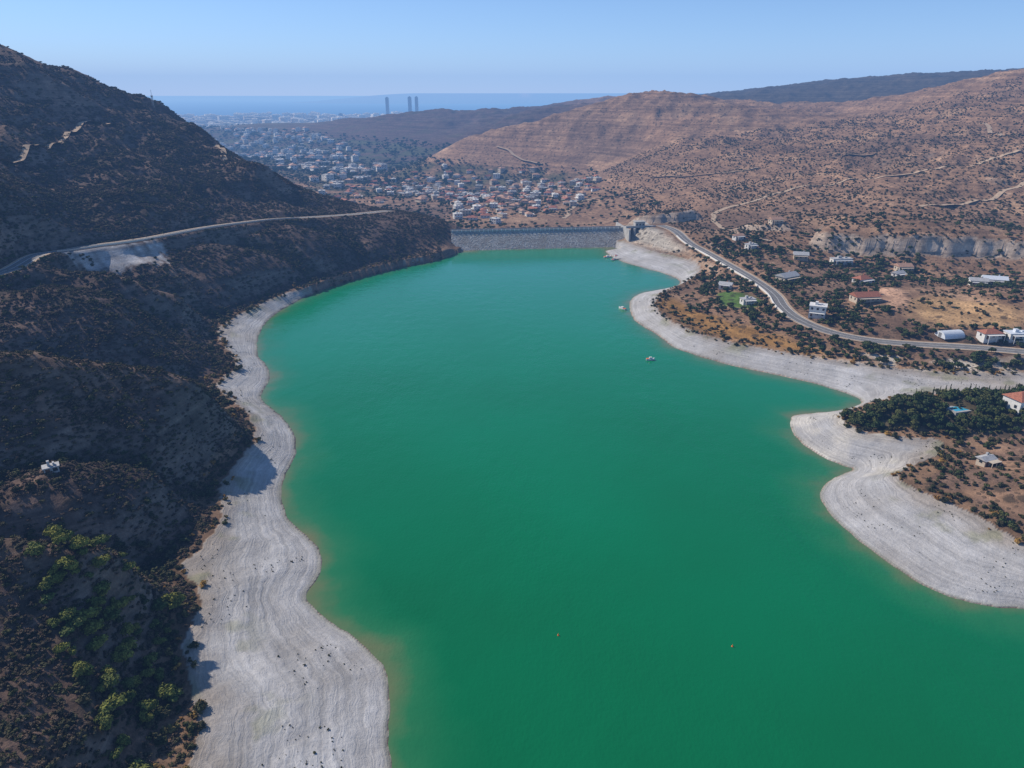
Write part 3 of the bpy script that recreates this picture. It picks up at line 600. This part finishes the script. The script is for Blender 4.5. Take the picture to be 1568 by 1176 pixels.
x,y=cand(3200,-300,200,790,1520);k=inside(VILLAGE,x,y);x,y=x[k],y[k];k=poisson(x,y,18);x,y=x[k],y[k];scatter('village_houses',HP,x,y,rng.uniform(.75,1.1,len(x)),zs=1.)
x,y=cand(120,-340,-120,1050,1500);k=poisson(x,y,30);scatter('village_houses',HP,x[k],y[k],np.full(len(k),1.),zs=1.)
x,y=cand(2700,-1500,-250,1250,3600);k=inside(CITY,x,y)|((y>2400)&(x<-500)&(ground(x,y)<-10));x,y=x[k],y[k];k=(rng.random(len(x))<.5+fbm(x/150,y/150,2));x,y=x[k],y[k];scatter('town_houses',TP,x,y,rng.uniform(.9,1.5,len(x)),zs=1.1)
AP=coll('apartment_proto',[housemesh('ap%d'%i,18+3*i,14,9+4*i,'flat',3+i,WH if i%2 else CR,WH) for i in range(4)])
x,y=cand(11000,-4600,1500,3300,7600);k=(ground(x,y)<-42)&(ground(x,y)>-70)&(y<6500+.25*x)&(rng.random(len(x))<.5+fbm(x/500,y/500,2)*.8);x,y=x[k],y[k];scatter('city_buildings',AP,x,y,rng.uniform(1.0,2.2,len(x)),zs=1.3)
# towers
def tower(name,x,y,w,d,h,zb):
    e=empty(name,(x,y,zb));pobj('core',[boxdata(-w/2,w/2,-d/2,d/2,0,h)],M['blue'],e)
    pobj('floor_slabs',[boxdata(-w/2-1.2,w/2+1.2,-d/2-1.2,d/2+1.2,k*7.,k*7.+1.8) for k in range(1,int(h//7))],M['conc'],e);pobj('roof_plant',[boxdata(-w/4,w/4,-d/4,d/4,h,h+5)],M['conc'],e)
tower('high_rise_tower',-918,5620,22,22,168,-62);tower('high_rise_tower',-752,5620,24,22,172,-62);tower('high_rise_tower',-712,5700,22,22,172,-62)
tower('high_rise_tower',-1240,5500,30,18,60,-62);tower('high_rise_tower',-860,5400,26,16,48,-62)
# ------------------------------------------------------------------ dam
e=empty('dam');cl=np.linspace(0,1,30);CL=L0+(L1-L0)*cl[:,None]
V=[]
for o_,z_ in prof: V+= [tuple(c+nrm*o_)+(z_,) for c in CL]
F=[(k*30+i,k*30+i+1,(k+1)*30+i+1,(k+1)*30+i) for k in range(4) for i in range(29)]
o=pobj('embankment',[(V,F)],M['riprap'],e)
zc=np.full(30,14.);ribbon('crest_road',CL,zc,(-3.6,3.6),M['asphalt'],.06,e)
wallstrip('parapet_upstream',CL,zc,-4.2,.5,1.1,M['conc'],e);wallstrip('parapet_downstream',CL,zc,3.8,.4,1.,M['conc'],e)
pts=[L0+(L1-L0)*s for s in np.linspace(.01,.99,40)]
pobj('parapet_posts',[boxdata(p[0]-nrm[0]*4.3-.35,p[0]-nrm[0]*4.3+.35,p[1]-nrm[1]*4.3-.35,p[1]-nrm[1]*4.3+.35,13.6,15.5) for p in pts],M['white'],e)
# spillway
e=empty('spillway',(118,664,0),math.radians(8))
pobj('side_walls',[boxdata(-14,-12.5,-14,30,-2,16),boxdata(12.5,14,-14,30,-2,16)],M['conc'],e)
pobj('piers',[boxdata(x-.8,x+.8,-8,6,0,16) for x in (-6.5,0,6.5)],M['conc'],e)
pobj('gates',[boxdata(x-2.4,x+2.4,-2,-1.4,2,11) for x in (-9.7,-3.25,3.25,9.7)],M['metal'],e)
pobj('deck',[boxdata(-14,14,-4,4,16.01,16.8),boxdata(-14,14,-4.3,-4.0,16.01,17.8)],M['conc'],e)
pobj('apron',[boxdata(-12.4,12.4,-30,28,-3,2)],M['conc'],e)
pobj('gate_house',[boxdata(-5,4,-3.4,3.4,16.81,21),boxdata(-5.6,4.6,-4,4,21.01,21.5)],M['conc'],e);pobj('windows',[boxdata(x-.7,x+.7,-3.46,-3.38,18,19.6) for x in (-3.5,-.5,2.5)],M['glass'],e)
# jetty
e=empty('jetty',(92,600,0),math.radians(25));pobj('deck',[boxdata(-9,5,-1,1,.5,.7)],M['conc'],e);pobj('piles',[boxdata(x-.15,x+.15,y-.15,y+.15,-2,.5) for x in (-8,-4,0,4) for y in (-.8,.8)],M['metal'],e)
# boats
def boat(x,y,L,rz):
    e=empty('motor_boat',(x,y,.0),math.radians(rz));st=[(-.5,.32,.0),(-.2,.36,0),(.15,.32,.02),(.38,.18,.06),(.5,.01,.12)];V=[];F=[]
    for s,w,dz in st: V+= [(s*L,-w*L*.5,.75+dz*L),(s*L,-w*L*.35,-.3),(s*L,w*L*.35,-.3),(s*L,w*L*.5,.75+dz*L)]
    for i in range(4):
        for k in range(3): F.append((i*4+k,(i+1)*4+k,(i+1)*4+k+1,i*4+k+1))
        F.append((i*4+3,(i+1)*4+3,(i+1)*4,i*4))
    F.append((0,1,2,3));pobj('hull',[(V,F)],M['hull'],e);pobj('cabin',[boxdata(-.15*L,.15*L,-.12*L,.12*L,.7,1.7)],M['white'],e);pobj('windscreen',[boxdata(.152*L,.17*L,-.11*L,.11*L,1.,1.6)],M['glass'],e);pobj('outboard',[boxdata(-.56*L,-.505*L,-.2,.2,.2,1.2)],M['metal'],e);pobj('stripe',[boxdata(-.45*L,-.2*L,-.14*L,.14*L,.76,1.)],M['orange'],e)
boat(72,448,6,130);boat(73,352,4.5,5);boat(82,607,7,20);boat(90,612,6,80);boat(86,597,6,60)
for x,y in ((12,146),(56,142)):
    e=empty('buoy',(x,y,0));bm_=bmesh.new();bmesh.ops.create_uvsphere(bm_,u_segments=12,v_segments=8,radius=.28);bmesh.ops.create_cone(bm_,segments=10,radius1=.12,radius2=.05,depth=.5,matrix=Matrix.Translation((0,0,.4)),cap_ends=True)
    me=bpy.data.meshes.new('float');bm_.to_mesh(me);bm_.free();me.materials.append(M['orange']);link(bpy.data.objects.new('float',me),e)
# mast on the ridge
g=float(ground(-369,785));e=empty('radio_mast',(-369,785,g));pobj('lattice',[boxdata(sx-.12,sx+.12,sy-.12,sy+.12,-1,11) for sx in (-.6,.6) for sy in (-.6,.6)]+[boxdata(-.7,.7,-.7,.7,k,k+.12) for k in range(0,12,2)],M['metal'],e);pobj('antenna',[boxdata(-.1,.1,-.1,.1,11.1,16),boxdata(-.9,.9,-.15,.15,9,10)],M['metal'],e)
# ------------------------------------------------------------------ haze volume: absorbs, and emits blue in place of scattered skylight
V,F=boxdata(-40000,40000,-2000,26000,-140,700);me=bpy.data.meshes.new('emissive_haze');me.from_pydata(V,[],F);ho=link(bpy.data.objects.new('emissive_haze',me))
mt=bpy.data.materials.new('emissive_haze_mat');mt.use_nodes=True;nt=mt.node_tree;nt.nodes.clear()
sig=np.array([.75,1.0,1.35])*1.0e-4;Linf=np.array([.30,.50,.84])
va=nt.nodes.new('ShaderNodeVolumeAbsorption');va.inputs['Density'].default_value=2.2e-4;va.inputs['Color'].default_value=tuple(1-sig/2.2e-4)+(1,)
em=nt.nodes.new('ShaderNodeEmission');e_=sig*Linf;em.inputs['Color'].default_value=tuple(e_/e_.max())+(1,);em.inputs['Strength'].default_value=float(e_.max())
ad=nt.nodes.new('ShaderNodeAddShader');nt.links.new(va.outputs[0],ad.inputs[0]);nt.links.new(em.outputs[0],ad.inputs[1])
ou=nt.nodes.new('ShaderNodeOutputMaterial');nt.links.new(ad.outputs[0],ou.inputs['Volume']);me.materials.append(mt)
# ------------------------------------------------------------------ light, sky, camera
el=math.radians(39);sx,sy=-.88,.47;az=math.atan2(sx,sy)
w=bpy.data.worlds.new('World');scene.world=w;w.use_nodes=True;nt=w.node_tree;bg=nt.nodes['Background'];sk=nt.nodes.new('ShaderNodeTexSky');sk.sky_type='NISHITA';sk.sun_disc=False;sk.sun_elevation=el;sk.sun_rotation=az
sk.air_density=.6;sk.dust_density=0.;sk.ozone_density=5.;sk.altitude=800
nt.links.new(sk.outputs[0],bg.inputs[0]);bg.inputs[1].default_value=.15
sl=bpy.data.lights.new('sun','SUN');sl.energy=5.;sl.angle=math.radians(.53);sl.color=(1,.94,.86);so=link(bpy.data.objects.new('sun',sl))
dv=Vector((math.sin(az)*math.cos(el),math.cos(az)*math.cos(el),math.sin(el)));so.rotation_euler=dv.to_track_quat('Z','Y').to_euler()
cd=bpy.data.cameras.new('camera');cd.sensor_width=36;cd.lens=24.98;cd.clip_end=200000;cd.clip_start=1;co=link(bpy.data.objects.new('camera',cd));co.location=(0,0,130);co.rotation_euler=(math.radians(67.8),0,0);scene.camera=co
